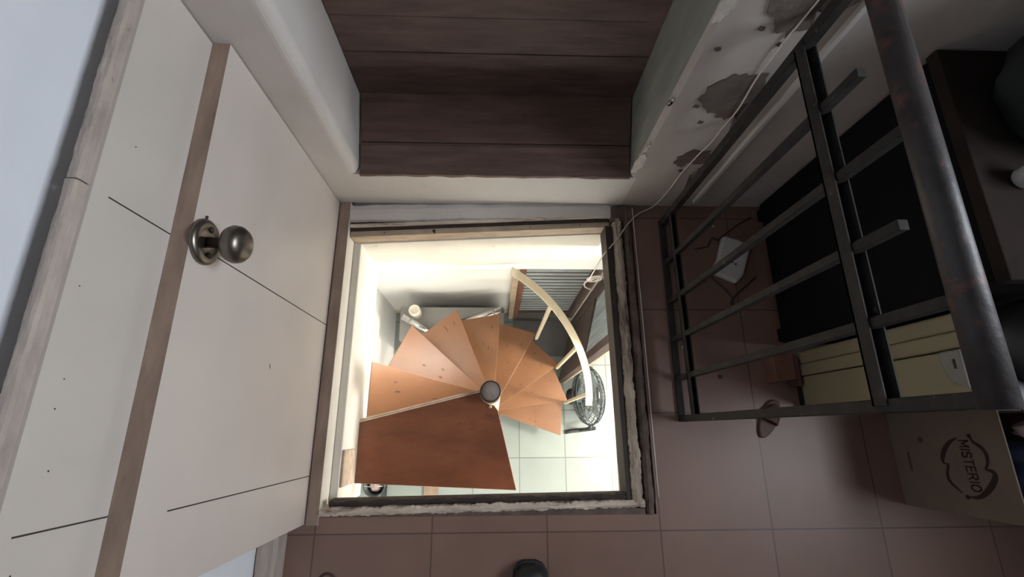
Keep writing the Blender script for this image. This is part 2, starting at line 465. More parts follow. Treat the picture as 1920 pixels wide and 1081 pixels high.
# ------------------------------------------------------------------ the trapdoor leaf, swung up against the left wall
td = thing('trapdoor', (-.58, .26, .002), 'white trapdoor with round knob standing open against the left wall', 'trapdoor')
Y0, Y1 = -.262, .776
mb = MB().box(-.5965, -.560, Y0, Y1, .003, .722, faces={'+z': 1, '-y': 0})
for y, za, zb in ((.333, .004, .7215), (-.130, .004, .640)):
    mb.box(-.5603, -.5597, y - .0013, y + .0013, za, zb, mi=2)
front = mb.build('front_leaf', [M['door'], M['bare_edge'], M['seam']], td)
mb = MB().box(-.6215, -.597, Y0 - .012, Y1, .003, .895)
for y, za, zb in ((.345, .7225, .865), (-.125, .7225, .872)):
    mb.box(-.5973, -.5966, y - .0012, y + .0012, za, zb, mi=1)
mb.build('back_leaf', [M['door_back'], M['seam']], td)
# worn cap along the top edge, in two lengths
cap = MB()
def capbar(ya, yb, seed):
    p, q = Vector((-.6125, ya, .916)), Vector((-.6125, yb, .916))
    rough_bar(p, q, .019, .0212, 120, .0013, seed, cap)
capbar(Y0 - .012, .348, 1); capbar(.350, Y1, 5)
cap.build('edge_cap', M['cap_edge'], td)
for i, (y, zz) in enumerate([(.07, .858), (.03, .86), (-.05, .845), (.20, .873), (.45, .84), (-.17, .86)]):
    MB().lathe([(.0012 + .0006 * (i % 3), -.001), (.001, .0006)], (-.597, y, zz), (1, 0, 0), 8).build('nail_hole', M['screw'], td)
mb = MB()
mb.bar((-.5598, .158, .352), (-.5598, .148, .346), .0022, .0010, up=(1, 0, 0))
mb.build('scratch', M['seam'], front)
kn = MB().lathe([(.0445, 0), (.0445, .004), (.043, .008), (.037, .0105), (.031, .0115), (.029, .010), (.012, .010)], (-.5600, .346, .684), (1, 0, 0), 40).build('knob_rosette', M['brass'], td)
KC = (-.5600, .346, .684)
for a in (72, 255):
    c = Vector(KC) + Vector((.010, .026 * math.sin(math.radians(a)), .026 * math.cos(math.radians(a)) * .4 - .004))
    MB().lathe([(.0062, 0), (.0062, .0022), (.004, .0026)], c, (1, 0, 0), 14).build('screw', M['screw'], kn)
MB().lathe([(.0105, .009), (.0105, .040), (.014, .0435), (.024, .0465), (.033, .053), (.0365, .062), (.035, .073), (.029, .081), (.018, .0858), (.004, .087)], KC, (1, -.10, .06), 36).build('knob', M['brass'], td)
MB().bar((-.558, .388, .690), (-.556, .396, .693), .003, .003).build('latch_pin', M['screw'], kn)

# ------------------------------------------------------------------ guard railing
RX = .59
gr = thing('guard_railing', (RX, .36, 0), 'black painted iron guard railing with rust spots on the right of the hatch', 'railing')
yn, yf = .032, .703
MB().tube([(RX, yn - .012, .988), (RX, .36, .99), (RX, yf + .02, .992)], .0205, 18).build('top_rail', M['rail_rust'], gr)
def channel(za, zb, w, h, name):
    mb = MB()
    mb.bar((RX, yn, za - h / 2 + .002), (RX, yf, zb - h / 2 + .002), w, .004, mi=1)  # near-black floor, the shade inside the channel put into the colour
    for sg in (-1, 1):
        mb.bar((RX + sg * (w / 2 - .00125), yn, za), (RX + sg * (w / 2 - .00125), yf, zb), .0025, h)
    mb.build(name, [M['rail'], M['cabinet']], gr)
channel(.826, .822, .026, .028, 'mid_rail')
channel(.118, .106, .018, .024, 'lower_rail')
MB().bar((RX, yn - .01, .007), (RX, yf + .015, .007), .020, .012).build('floor_rail', M['rail'], gr, bevel=.001)
MB().bar((RX, yf, .0135), (RX, yf, .975), .022, .022, up=(0, 1, 0)).build('post', M['rail'], gr, bevel=.002)
MB().bar((RX, yn, .0135), (RX, yn, .972), .020, .020, up=(0, 1, 0)).build('post', M['rail'], gr, bevel=.002)
for y, zt in ((.157, .972), (.283, .928), (.413, .972), (.553, .926)):
    MB().bar((RX, y, .0135), (RX, y, zt), .0165, .0165, up=(0, 1, 0)).build('upright', M['rail'], gr, bevel=.0015)
for zz in (.235, .535, .86):
    mb = MB()
    mb.bar((RX + .005, yf + .008, zz - .012), (.628, YF - .003, zz - .02), .022, .008)
    mb.bar((.628, YF - .012, zz - .03), (.634, YF - .012, zz + .035), .022, .012, up=(0, 1, 0))
    mb.build('wall_bracket', M['cement'], gr, bevel=.0015)

# ------------------------------------------------------------------ things on the right
tag(MB().box(.694, .708, YF - .014, YF - .0005, .045, 1.6).build('cable_trunking', M['white_plastic'], bevel=.002),
    'thin white cable trunking running up the far wall behind the railing', 'trunking')

cb = thing('dark_cabinet', (1.2, .5, 0), 'low black cabinet with brown top against the far wall behind the railing', 'cabinet')
MB().box(.945, 1.56, .268, .772, .03, .722).build('body', M['cabinet'], cb, bevel=.003)
MB().box(.938, 1.58, .258, .776, .7225, .75).build('top', M['cabinet_top'], cb, bevel=.003)
for x in (.97, 1.53):
    for y in (.30, .74):
        MB().box(x - .02, x + .02, y - .02, y + .02, 0, .0295).build('foot', M['cabinet'], cb)
MB().box(1.2, 1.205, .2672, .2678, .05, .70).build('door_gap', M['seam'], cb)

cu = thing('cream_unit', (1.2, .14, 0), 'low cream painted cabinet standing in front of the black cabinet', 'cabinet')
MB().box(.975, 1.50, .070, .158, .04, .600).build('lower_panel', M['cream_unit'], cu, bevel=.003)
MB().box(.969, 1.50, .1605, .196, .0, .606).build('upper_panel', M['cream_unit'], cu, bevel=.004)
MB().box(.973, 1.50, .1965, .236, .0, .600).build('back_panel', M['cream_unit'], cu, bevel=.006)
MB().box(.985, 1.50, .045, .155, 0, .0395).build('plinth', M['cabinet_top'], cu)
pl = [(.062, .60), (.158, .60), (.158, .548), (.150, .550), (.120, .558), (.092, .572), (.072, .590)]
MB().prism([(y, z_) for y, z_ in [(.075, .598), (.157, .598), (.157, .550), (.140, .546), (.112, .552), (.088, .566)]], .958, .9745, 'x').build('grey_bracket', M['light_plastic'], cu, bevel=.004)
MB().box(.9565, .9578, .118, .138, .578, .583).build('slot', M['seam'], cu)

bg = thing('cloth_bag', (1.235, .632, .751), 'large dark green cloth bag slumped on the black cabinet', 'bag')
mb = MB()
prof = [(.001, 0), (.21, .002), (.25, .05), (.255, .14), (.235, .24), (.19, .33), (.11, .38), (.03, .395), (.001, .396)]
n = 36; vs = []; fs = []
for i, (r_, h) in enumerate(prof):
    for k in range(n):
        a = 2 * PI * k / n
        sq = 1 / max(abs(math.cos(a)), abs(math.sin(a))) ** .45
        w = 1 + .10 * noise.noise(Vector((math.cos(a) * 2, math.sin(a) * 2, h * 7)))
        vs.append((1.235 + r_ * sq * w * math.cos(a), .632 + r_ * .54 * sq * w * math.sin(a), .752 + h * (1 + .1 * noise.noise(Vector((a, 3, 1))))))
for i in range(len(prof) - 1):
    for k in range(n):
        l = (k + 1) % n
        fs.append((i * n + k, i * n + l, (i + 1) * n + l, (i + 1) * n + k))
mb.add(vs, fs, 0, True).build('sack', M['bag'], bg)
MB().tube([(1.16, .632, 1.10), (1.14, .63, 1.20), (1.20, .63, 1.27), (1.29, .63, 1.26), (1.33, .63, 1.18), (1.31, .632, 1.10)], .012, 8).build('handle', M['bag'], bg)

ht = thing('peaked_hat', (1.10, .17, .607), 'black peaked hat lying on top of the cream cabinet', 'hat')
mb = MB()
prof = [(.085, 0), (.092, .012), (.090, .045), (.075, .075), (.045, .092), (.006, .098)]
mb.lathe(prof, (1.105, .165, .6072), (0, 0, 1), 28).build('crown', M['black'], ht)
mb = MB()
pk = [(.080 * math.cos(a) + 1.105, .165 + .080 * math.sin(a)) for a in [math.radians(t) for t in range(210, 331, 12)]]
pk2 = [(.150 * math.cos(a) * .92 + 1.105, .165 + .150 * math.sin(a)) for a in [math.radians(t) for t in range(330, 209, -12)]]
mb.prism(pk + pk2, .608, .613).build('peak', M['black'], ht)
cupo = MB().lathe([(.018, 0), (.021, .004), (.023, .05), (.021, .05), (.019, .006), (.001, .005)], (1.020, .462, .7515), (0, 0, 1), 20).build('small_cup', M['white_plastic'])
tag(cupo, 'small white cup standing on the brown top of the black cabinet', 'cup')

# reddish brown block and sandal on the floor
bk = MB()
bk.add([(.885, .140, .0), (.955, .150, 0), (.955, .235, 0), (.885, .228, 0), (.885, .140, .058), (.955, .150, .058), (.955, .235, .058), (.885, .228, .058)],
       [(0, 1, 2, 3), (4, 5, 6, 7), (0, 1, 5, 4), (1, 2, 6, 5), (2, 3, 7, 6), (3, 0, 4, 7)], [0, 0, 1, 0, 0, 0])
bk.box(.9552, .9665, .128, .222, 0, .064, mi=1)
tag(bk.build('clay_block', [M['block'], M['block_shaded']], bevel=.004), 'reddish brown clay block on the floor tiles at the corner of the cream cabinet', 'block')

sd = thing('slipper', (.87, .035, 0), 'small brown leather slipper lying on the tiles under the near end of the railing', 'slipper')
def rot2(p, c, a):
    x, y = p[0] - c[0], p[1] - c[1]
    return (c[0] + x * math.cos(a) - y * math.sin(a), c[1] + x * math.sin(a) + y * math.cos(a))
sole = []
for t in range(28):
    a = 2 * PI * t / 28
    y = .066 * math.sin(a)
    w = .027 + .004 * math.sin(a)
    sole.append(rot2((.872 + w * math.cos(a), .030 + y), (.872, .030), -.52))
MB().prism(sole, .0, .011).build('sole', M['leather'], sd, bevel=.003)
vs = []; fs = []
for i in range(11):
    f = i / 10
    yy = .030 + .058 * (f - .18)
    hw = .0275 * math.sqrt(max(0, 1 - max(0, (f - .35) / .68) ** 2))
    for k in range(13):
        a = PI * k / 12
        q = rot2((.872 + hw * math.cos(a), yy), (.872, .030), -.52)
        vs.append((q[0], q[1], .010 + (.027 * (1 - .45 * f)) * math.sin(a)))
for i in range(10):
    for k in range(12):
        fs.append((i * 13 + k, i * 13 + k + 1, i * 13 + k + 14, i * 13 + k + 13))
up_ = MB().add(vs, fs, 0, True).build('strap', M['leather'], sd)
so_ = up_.modifiers.new('thickness', 'SOLIDIFY'); so_.thickness = .003

# white plastic cover with its dark lead
wc = thing('plastic_cover', (.82, .56, 0), 'white plastic box lid lying on the tiles behind the railing', 'lid')
out = [(.800, .655), (.852, .640), (.893, .616), (.872, .560), (.852, .508), (.824, .478), (.776, .500), (.732, .516), (.768, .565), (.785, .615)]
mb = MB(); mb.prism(out, .002, .030)
mb.build('lid', M['white_plastic'], wc, bevel=.010, seg=3)
for x, y in ((.815, .553), (.826, .545)):
    MB().lathe([(.004, 0), (.004, .0012)], (x, y, .0298), (0, 0, 1), 10).build('hole', M['screw'], wc)
pts = [(.74, .512, .006)]
for t in range(1, 30):
    u = t / 29
    pts.append((.745 + .14 * u + .03 * math.sin(u * 7), .505 - .09 * math.sin(u * 3.4) - .02 * u, .005))
tag(MB().tube(pts, .0028, 6).build('thin_lead', M['cord_dark']), 'thin dark lead curling on the tiles beside the white lid', 'cable')
pts = [(.70 + .02 * t + .012 * math.sin(t), .60 + .018 * t - .004 * t * t * .4 + .01 * math.cos(t * 1.7), .004) for t in range(6)] + [(.86, .70, .004), (.92, .735, .006)]
tag(MB().tube(pts, .0024, 6).build('floor_lead', M['cord_dark']), 'thin dark lead on the tiles between the white lid and far wall', 'cable')
for i, (x, y, r_, m_, lb) in enumerate([(.734, .163, .006, 'screw', 'dark speck of dirt on the tiles behind the railing'), (.622, .262, .006, 'chip', 'white crumb of plaster by the floor rail of the railing'), (.779, .70, .004, 'chip', 'tiny white plaster crumb near the far wall')]):
    mb = MB(); mb.prism(jag([(x - r_, y - r_), (x + r_, y - r_ * .6), (x + r_ * .8, y + r_), (x - r_ * .5, y + r_)], r_ * .4, 2, i), 0.0005, .004)
    tag(mb.build('dirt_speck' if i == 0 else 'plaster_crumb', M[m_]), lb, 'speck' if i == 0 else 'crumb')

# cardboard box
bx = thing('cardboard_box', (1.42, -.1, 0), 'brown cardboard box printed MISTERIO standing open on the tiles at right', 'box')
BX, BY0, BY1, BH = 1.262, -.226, .045, .352
mb = MB()
t_ = .004
mb.box(BX, BX + t_, BY0, BY1, .001, BH); mb.box(BX + .33, BX + .33 + t_, BY0, BY1, .001, BH)
mb.box(BX + t_, BX + .33, BY0, BY0 + t_, .001, BH); mb.box(BX + t_, BX + .33, BY1 - t_, BY1, .001, BH)
mb.box(BX + t_, BX + .33, BY0 + t_, BY1 - t_, .001, .005)
mb.build('carton', M['card'], bx)
def on_face(poly, name, m, th=.0006, seed=None):
    """flat print on the side of the box; poly in (distance towards the near side, height)"""
    return MB().prism([(-u, w) for u, w in poly], BX - th, BX + .0002, 'x').build(name, M[m], bx)
def crescent(line, w0, w1):
    """band along a polyline, thin at both ends and swelling in the middle"""
    P = [Vector((u, w, 0)) for u, w in line]
    C = []
    for i in range(len(P) - 1):
        p0, p1, p2, p3 = P[max(i - 1, 0)], P[i], P[i + 1], P[min(i + 2, len(P) - 1)]
        for j in range(5):
            t = j / 5
            C.append(.5 * ((2 * p1) + (-p0 + p2) * t + (2 * p0 - 5 * p1 + 4 * p2 - p3) * t * t + (-p0 + 3 * p1 - 3 * p2 + p3) * t ** 3))
    C.append(P[-1])
    L, R_ = [], []
    for i, c in enumerate(C):
        d = (C[min(i + 1, len(C) - 1)] - C[max(i - 1, 0)]).normalized()
        n_ = Vector((-d.y, d.x, 0))
        w = w0 + (w1 - w0) * math.sin(PI * i / (len(C) - 1))
        L.append(tuple((c + n_ * w / 2).xy)); R_.append(tuple((c - n_ * w / 2).xy))
    return L + R_[::-1]
for line, w0, w1 in (([(.0267, .225), (.0407, .198), (.0635, .1762), (.0861, .1659), (.0962, .169)], .003, .013),
                     ([(.0962, .170), (.0992, .1796), (.1184, .1714), (.14, .1712), (.1553, .1853), (.1685, .2001)], .003, .009),
                     ([(.021, .2637), (.0359, .269), (.0473, .2847), (.0643, .2951), (.0859, .2933), (.1038, .2819)], .004, .010),
                     ([(.1038, .2819), (.1072, .2991), (.1191, .3029), (.1399, .2893), (.1605, .2682), (.1748, .2439), (.1766, .2177)], .004, .015)):
    on_face(crescent(line, w0, w1), 'logo_crescent', 'ink')
for u, w, d in ((.021, .262, .006), (.178, .213, .006)):
    on_face([(u + d * math.cos(a), w + d * math.sin(a)) for a in [2 * PI * k / 12 for k in range(12)]], 'logo_dot', 'ink')
on_face([(.034 + .008 * math.cos(t), .108 + .009 * math.sin(t)) for t in [2 * PI * k / 14 for k in range(14)]], 'printed_spot', 'ink_faint')
on_face([(.070, .050), (.125, .050), (.125, .057), (.070, .057)], 'printed_strip', 'ink_faint')
def text(s, size, u0, w0, width, m, name, rotz=0, bold=0.0):
    cu_ = bpy.data.curves.new('lettering', 'FONT')
    cu_.body = s; cu_.size = size; cu_.extrude = .0004; cu_.offset = bold
    cu_.align_x = 'LEFT'
    tmp = bpy.data.objects.new('lettering', cu_); COL.objects.link(tmp)
    dg = bpy.context.evaluated_depsgraph_get()
    me = bpy.data.meshes.new_from_object(tmp.evaluated_get(dg))
    bpy.data.objects.remove(tmp)
    xs = [v.co.x for v in me.vertices]; sx = width / (max(xs) - min(xs)); x0 = min(xs)
    for v in me.vertices:
        x, y, zz = (v.co.x - x0) * sx, v.co.y, v.co.z
        v.co = (BX - .0007 + zz * .5, -(u0 + x), w0 + y)
    me.materials.clear(); me.materials.append(M[m])
    o = bpy.data.objects.new(name, me); COL.objects.link(o)
    o.parent = bx; o.location = -Vector(bx.location)
    return o
GL = {'M': [[(0, 0), (0, 1), (.5, .3), (1, 1), (1, 0)]], 'I': [[(.5, 0), (.5, 1)]],
      'S': [[(1, .82), (.8, 1), (.25, 1), (0, .82), (.05, .6), (.9, .42), (1, .2), (.75, 0), (.2, 0), (0, .18)]],
      'T': [[(0, 1), (1, 1)], [(.5, 1), (.5, 0)]], 'E': [[(1, 1), (0, 1), (0, 0), (1, 0)], [(0, .5), (.8, .5)]],
      'R': [[(0, 0), (0, 1), (.75, 1), (1, .8), (.75, .5), (0, .5)], [(.55, .5), (1, 0)]],
      'O': [[(.3, 0), (0, .25), (0, .75), (.3, 1), (.7, 1), (1, .75), (1, .25), (.7, 0), (.3, 0)]]}
mb = MB(); u = .0335
for ch, wd in zip('MISTERIO', (.0155, .003, .0125, .013, .012, .0135, .003, .0145)):
    for st_ in GL[ch]:
        q = [(BX - .0004, -(u + px * wd), .229 + .025 * pz + .028 * (u - .0365)) for px, pz in st_]
        for a, b in zip(q, q[1:]):
            d = (Vector(b) - Vector(a)).normalized() * .0014
            mb.bar(Vector(a) - d, Vector(b) + d, .0037, .0008, up=(1, 0, 0))
    u += wd + .0056
mb.build('printed_word', M['ink'], bx)
text('. . . . .', .02, .070, .208, .060, 'ink_faint', 'printed_small_line')

def crumple(cx, cy, cz, rx, ry, rz, seed, nu=26, nv=14):
    vs = []; fs = []
    for i in range(nv + 1):
        ph = PI * i / nv
        for k in range(nu):
            a = 2 * PI * k / nu
            p = Vector((math.sin(ph) * math.cos(a), math.sin(ph) * math.sin(a), math.cos(ph)))
            w = 1 + .28 * noise.noise(p * 2.3 + Vector((seed, 0, 0))) + .1 * noise.noise(p * 6 + Vector((0, seed, 0)))
            vs.append((cx + rx * p.x * w, cy + ry * p.y * w, cz + rz * p.z * w))
    for i in range(nv):
        for k in range(nu):
            l = (k + 1) % nu
            fs.append((i * nu + k, i * nu + l, (i + 1) * nu + l, (i + 1) * nu + k))
    return MB().add(vs, fs, 0, True)
tag(crumple(1.425, -.115, .20, .12, .075, .16, 3).build('folded_cloth', M['navy']), 'dark navy cloth stuffed in the open cardboard box', 'cloth')
tag(crumple(1.36, .012 - .02, .365, .055, .028, .05, 9).build('crumpled_cloth', M['pink']), 'pale pink crumpled cloth at the far corner of the cardboard box', 'cloth')

# cords on the wall and floor
pts = [(.615, .775, 1.15), (.606, .775, .862), (.598, .774, .773), (.596, .772, .72), (.598, .7745, .649), (.606, .771, .555), (.6045, .7735, .47), (.604, .7745, .407), (.590, .770, .348), (.583, .7745, .24), (.582, .7755, .13), (.565, .770, .020),
       (.508, .740, .016), (.466, .700, .016), (.430, .650, .014), (.402, .618, .004), (.386, .605, -.05), (.384, .60, -.20), (.384, .60, -.33)]
def smooth_path(pts, k=5):
    P = [Vector(p) for p in pts]; out = []
    for i in range(len(P) - 1):
        p0, p1, p2, p3 = P[max(i - 1, 0)], P[i], P[i + 1], P[min(i + 2, len(P) - 1)]
        for j in range(k):
            t = j / k
            out.append(.5 * ((2 * p1) + (-p0 + p2) * t + (2 * p0 - 5 * p1 + 4 * p2 - p3) * t * t + (-p0 + 3 * p1 - 3 * p2 + p3) * t ** 3))
    return out + [P[-1]]
tag(MB().tube(smooth_path(pts), .0021, 7).build('white_cord', M['cord']), 'thin white cord hanging down the far wall into the hatch corner', 'cord')
pts = [(.487, .765, .012), (.489, .70, .009), (.490, .55, .009), (.4915, .3, .009), (.492, .05, .009), (.493, -.20, .009)]
tag(MB().tube(smooth_path(pts), .0017, 6).build('floor_cable', M['cord']), 'thin pale cable lying straight along the right hatch frame', 'cable')

# photographer's shoe, toe in the picture
sh = thing('black_shoe', (.10, -.50, 0), 'black leather shoe with only its toe showing on the near tiles', 'shoe')
def shoe_ring(y, w, h, z0, n=20):
    out = []
    for k in range(n):
        a = 2 * PI * k / n
        x = w * math.copysign(abs(math.cos(a)) ** .8, math.cos(a)); zz = math.sin(a)
        out.append((.10 + x, y, z0 + (h * (zz * .5 + .5))))
    return out
rings = [(-.366, .012, .030, .016), (-.372, .028, .042, .013), (-.386, .042, .052, .012), (-.41, .049, .058, .012), (-.45, .050, .066, .012), (-.50, .044, .082, .012), (-.55, .038, .100, .012), (-.60, .037, .104, .012), (-.635, .033, .098, .012), (-.65, .015, .08, .02)]
vs = []; fs = []
for rg in rings: vs += shoe_ring(*rg)
for i in range(len(rings) - 1):
    for k in range(20):
        l = (k + 1) % 20
        fs.append((i * 20 + k, i * 20 + l, (i + 1) * 20 + l, (i + 1) * 20 + k))
fs += [tuple(range(20)), tuple(range(len(rings) * 20 - 20, len(rings) * 20))]
MB().add(vs, fs, 0, True).build('upper', M['shoe'], sh)
so = []
ys = [(-.360, .018), (-.368, .036), (-.385, .048), (-.42, .053), (-.48, .050), (-.55, .042), (-.62, .042), (-.648, .030), (-.656, .012)]
MB().prism([(.10 + w, y) for y, w in ys] + [(.10 - w, y) for y, w in ys[::-1]], .001, .020).build('sole', M['shoe_sole'], sh, bevel=.003)
MB().tube([(.10 + .032 * math.cos(a), -.405 - .012 * math.sin(a), .060 + .008 * math.sin(a)) for a in [PI * k / 10 for k in range(11)]], .0016, 6).build('toe_seam', M['shoe_sole'], sh)
ring = [(-.478 + .022 * math.cos(a), -.412 + .022 * math.sin(a), .004) for a in [2 * PI * k / 24 for k in range(24)]]
tag(MB().tube(ring, .003, 6, closed=True).build('dark_ring', M['cord_dark']), 'small dark ring on the near tiles by the left wall', 'ring')

# ------------------------------------------------------------------ lower storey
LXL, LXR, LYN, LYF = -1.35, 2.4, -1.6, .965
struct(MB().box(LXL - .1, LXR + .1, LYN - .1, 1.3, LOW - .1, LOW).build('floor_lower', M['low_floor']), 'pale greenish marble tile floor of the room below', 'floor')
DX0, DX1 = .125, .66
mb = MB()
mb.box(LXL, DX0 - .008, LYF, LYF + .12, LOW, -.15); mb.box(DX1 + .006, LXR, LYF, LYF + .12, LOW, -.15)
mb.box(DX0 - .008, DX1 + .006, LYF, LYF + .12, -.60, -.15)
mb.box(LXL, LXR, .72, LYF, -.54, -.152)
struct(mb.build('wall_lower_far', M['low_wall']), 'bright white far wall of the room below with a beam', 'wall')
struct(MB().box(LXL - .1, LXL, LYN, -.29, LOW, -.15).box(LXL - .1, -.845, -.29, LYF, LOW, -.15).build('wall_lower_left', M['low_wall']), 'bright white left wall of the room below', 'wall')
struct(MB().box(LXR, LXR + .1, LYN, LYF, LOW, -.15).build('wall_lower_right', M['low_wall']), 'white right wall of the room below', 'wall')
struct(MB().box(LXL, LXR, LYN - .1, LYN, LOW, -.15).build('wall_lower_near', M['low_wall']), 'white near wall of the room below', 'wall')
mb = MB()
mb.box(LXL - .1, HX0 - .04, LYN - .1, LYF + .12, -.21, -.151); mb.box(HX1 + .057, LXR + .1, LYN - .1, LYF + .12, -.21, -.151)
mb.box(HX0 - .04, HX1 + .057, LYN - .1, HY0 - .031, -.21, -.151)
struct(mb.build('ceiling_lower', M['low_wall']), 'white ceiling of the room below', 'ceiling')
struct(MB().box(LXL, DX0 - .03, LYF - .016, LYF, LOW, LOW + .07).build('baseboard_lower', M['beige']), 'beige skirting along the lower far wall', 'skirting')

# door at the far end of the room below
dr = thing('door_1', (.39, .95, LOW), 'dark brown door with ribbed grey sheet under the stair', 'door'); dr['kind'] = 'structure'
MB().box(DX0 - .028, DX0 + .012, .90, LYF + .10, LOW, -.56).build('outer_frame', M['frame_tan'], dr, bevel=.003)
MB().box(DX0 + .0125, DX0 + .055, .91, LYF + .09, LOW, -.56).build('left_stile', M['door_red'], dr, bevel=.003)
MB().box(DX1 - .085, DX1, .91, LYF + .09, LOW, -.56).build('right_stile', M['door_brown'], dr, bevel=.003)
MB().box(DX0 + .0555, DX1 - .0855, .915, LYF + .08, LOW + .004, -2.12).build('bottom_rail', M['door_brown'], dr, bevel=.004)
for zz in (-2.19, -2.25, -2.30):
    MB().box(DX0 + .056, DX1 - .086, .908, .9148, zz - .006, zz + .006).build('moulding', M['light_plastic'], dr)
mb = MB()
zz = -2.116
while zz < -.60:
    mb.box(DX0 + .0556, DX1 - .0856, .9185, .934, zz, zz + .043)
    mb.box(DX0 + .0556, DX1 - .0856, .9205, .934, zz + .0435, min(zz + .0675, -.565), mi=1)
    zz += .068
mb.box(DX0 + .0556, DX1 - .0856, .9345, .938, -2.119, -.562, mi=1)
mb.build('ribbed_sheet', [M['glass_far'], M['door_brown']], dr)
mp_ = MB().box(.14, .66, .58, .888, LOW + .001, LOW + .012).build('doormat', M['mat_grey'], bevel=.003)
tag(mp_, 'grey doormat on the floor before the ribbed door', 'mat')

# open brown door leaf on the right
lf = thing('door_2', (.6, .6, LOW), 'open brown door leaf with streaky glass beside the fan', 'door'); lf['kind'] = 'structure'
A, B = Vector((.652, .885)), Vector((.520, .367))
d2 = (B - A).normalized(); nrm = Vector((d2.y, -d2.x))
def slab(t0, t1, z0, z1, th, name, m, off=0.0, **k):
    L = (B - A).length
    p, q = A + d2 * (t0 * L) + nrm * off, A + d2 * (t1 * L) + nrm * off
    poly = [tuple(p + nrm * th / 2), tuple(q + nrm * th / 2), tuple(q - nrm * th / 2), tuple(p - nrm * th / 2)]
    return MB().prism(poly, z0, z1).build(name, M[m], lf, **k)
slab(0, .22, LOW + .012, -.35, .036, 'hinge_stile', 'door_brown', bevel=.003)
slab(.90, 1, LOW + .012, -.35, .036, 'closing_stile', 'door_brown', bevel=.003)
slab(.222, .898, LOW + .012, -1.30, .030, 'lower_panel', 'door_brown', bevel=.003)
slab(.222, .898, -1.299, -1.24, .036, 'lock_rail', 'door_brown', bevel=.003)
slab(.222, .898, -1.239, -.45, .008, 'glass_pane', 'glass_leaf')
slab(.222, .898, -.449, -.35, .036, 'top_rail', 'door_brown')
slab(.955, 1.0, LOW + .012, -.35, .012, 'edge_strip', 'cream_metal', off=-.026)
slab(.0, .02, LOW + .012, -.35, .006, 'white_strip', 'cord', off=.022)

# coiled cable hanging by the door
pts = []
for t in range(46):
    a = t / 45 * 2 * PI * 2.1
    pts.append((.49 + .030 * math.cos(a) - .0006 * t, .700 - .002 * math.sin(a), -.615 + .045 * math.sin(a) - .0002 * t))
pts = [(.53, .715, -.50), (.525, .705, -.56)] + pts + [(.44, .698, -.66), (.45, .696, -.74), (.50, .698, -.80)]
tag(MB().tube(smooth_path(pts, 3), .0042, 7).build('coiled_cable', M['cord']), 'coil of white cable hanging in front of the ribbed door', 'cable')

# spiral stair
PX, PY = -.020, .133
st = thing('spiral_staircase', (PX, PY, LOW), 'spiral staircase of orange wooden treads going down through the hatch', 'staircase')
pole = MB().lathe([(.0370, 0), (.0370, 2.158), (.0360, 2.160)], (PX, PY, LOW), (0, 0, 1), 32).build('pole', M['cream_metal'], st)
MB().lathe([(.0382, -.022), (.0382, .0), (.0345, .002), (.034, -.001), (.001, -.001)], (PX, PY, -.186), (0, 0, 1), 32, mi=0).build('cap_rim', M['screw'], pole)
MB().lathe([(.0338, -.006), (.0338, .0005), (.001, .001)], (PX, PY, -.187), (0, 0, 1), 28).build('cap', M['pole_cap'], pole)
RISE = .23
def tread(k):
    a0 = 163.8 - 26.15 * (k - 2)
    zt = -.25 - RISE * (k - 1)
    def P(r_, a): return (PX + r_ * math.cos(math.radians(a)), PY + r_ * math.sin(math.radians(a)))
    poly = [P(.039, a0 - 8), P(.528, a0), P(.536, a0 + 33), P(.039, a0 + 50), P(.039, a0 + 20)]
    o = MB().prism(poly, zt - .032, zt).build('tread', M['tread'], st, bevel=.002)
    # steel bearer under the tread
    p = P(.037, a0 + 16); q = P(.49, a0 + 16)
    MB().bar((*p, zt - .046), (*q, zt - .046), .035, .027).build('bearer', M['cream_metal'], o)
    rnd = random.Random(k * 13)
    for j in range(3):
        rr, aa = rnd.uniform(.22, .47), a0 + rnd.uniform(4, 22)
        c = P(rr, aa); L = rnd.uniform(.006, .016); w = rnd.uniform(.003, .005)
        dx, dy = math.cos(math.radians(aa)), math.sin(math.radians(aa))
        kp = [(c[0] + dx * L * math.cos(t) - dy * w * math.sin(t), c[1] + dy * L * math.cos(t) + dx * w * math.sin(t)) for t in [2 * PI * u / 12 for u in range(12)]]
        MB().prism(kp, zt - .001, zt + .0004).build('knot', M['knot'], o)
    return o
T1 = [(-.551, .014), (-.504, -.176), (.073, -.204), (.011, .052), (.006, .070), (-.008, .087), (-.026, .0905), (-.050, .102), (-.062, .127), (-.0585, .1345)]
t1 = MB().prism(T1, -.283, -.25).build('landing_tread', M['tread_top'], st, bevel=.002)
mb = MB()
a, b = Vector((-.551, .0145)), Vector((-.0585, .1345))
d = (b - a).normalized(); nn = Vector((-d.y, d.x))
mb.prism([tuple(a), tuple(b), tuple(b + nn * .005), tuple(a + nn * .005)], -.283, -.2495)
mb.prism([tuple(a + nn * .0065), tuple(b + nn * .0065), tuple(b + nn * .012), tuple(a + nn * .012)], -.296, -.252)
mb.build('nosing', M['nosing'], t1)
for c, r_ in (((-.10, -.015), .014), ((-.07, -.10), .010), ((-.43, -.12), .026)):
    pass
mb = MB()
mb.prism([(PX + .041 * math.cos(math.radians(t)), PY + .041 * math.sin(math.radians(t))) for t in range(195, 331, 9)] + [(PX + .0385 * math.cos(math.radians(t)), PY + .0385 * math.sin(math.radians(t))) for t in range(330, 194, -9)], -.25, -.228)
mb.build('collar', M['cream_metal'], st)
MB().lathe([(.006, 0), (.006, .006), (.003, .008)], (-.022, .082, -.2499), (0, 0, 1), 10).build('bolt', M['cream_metal'], st)
for k in range(2, 10):
    tread(k)
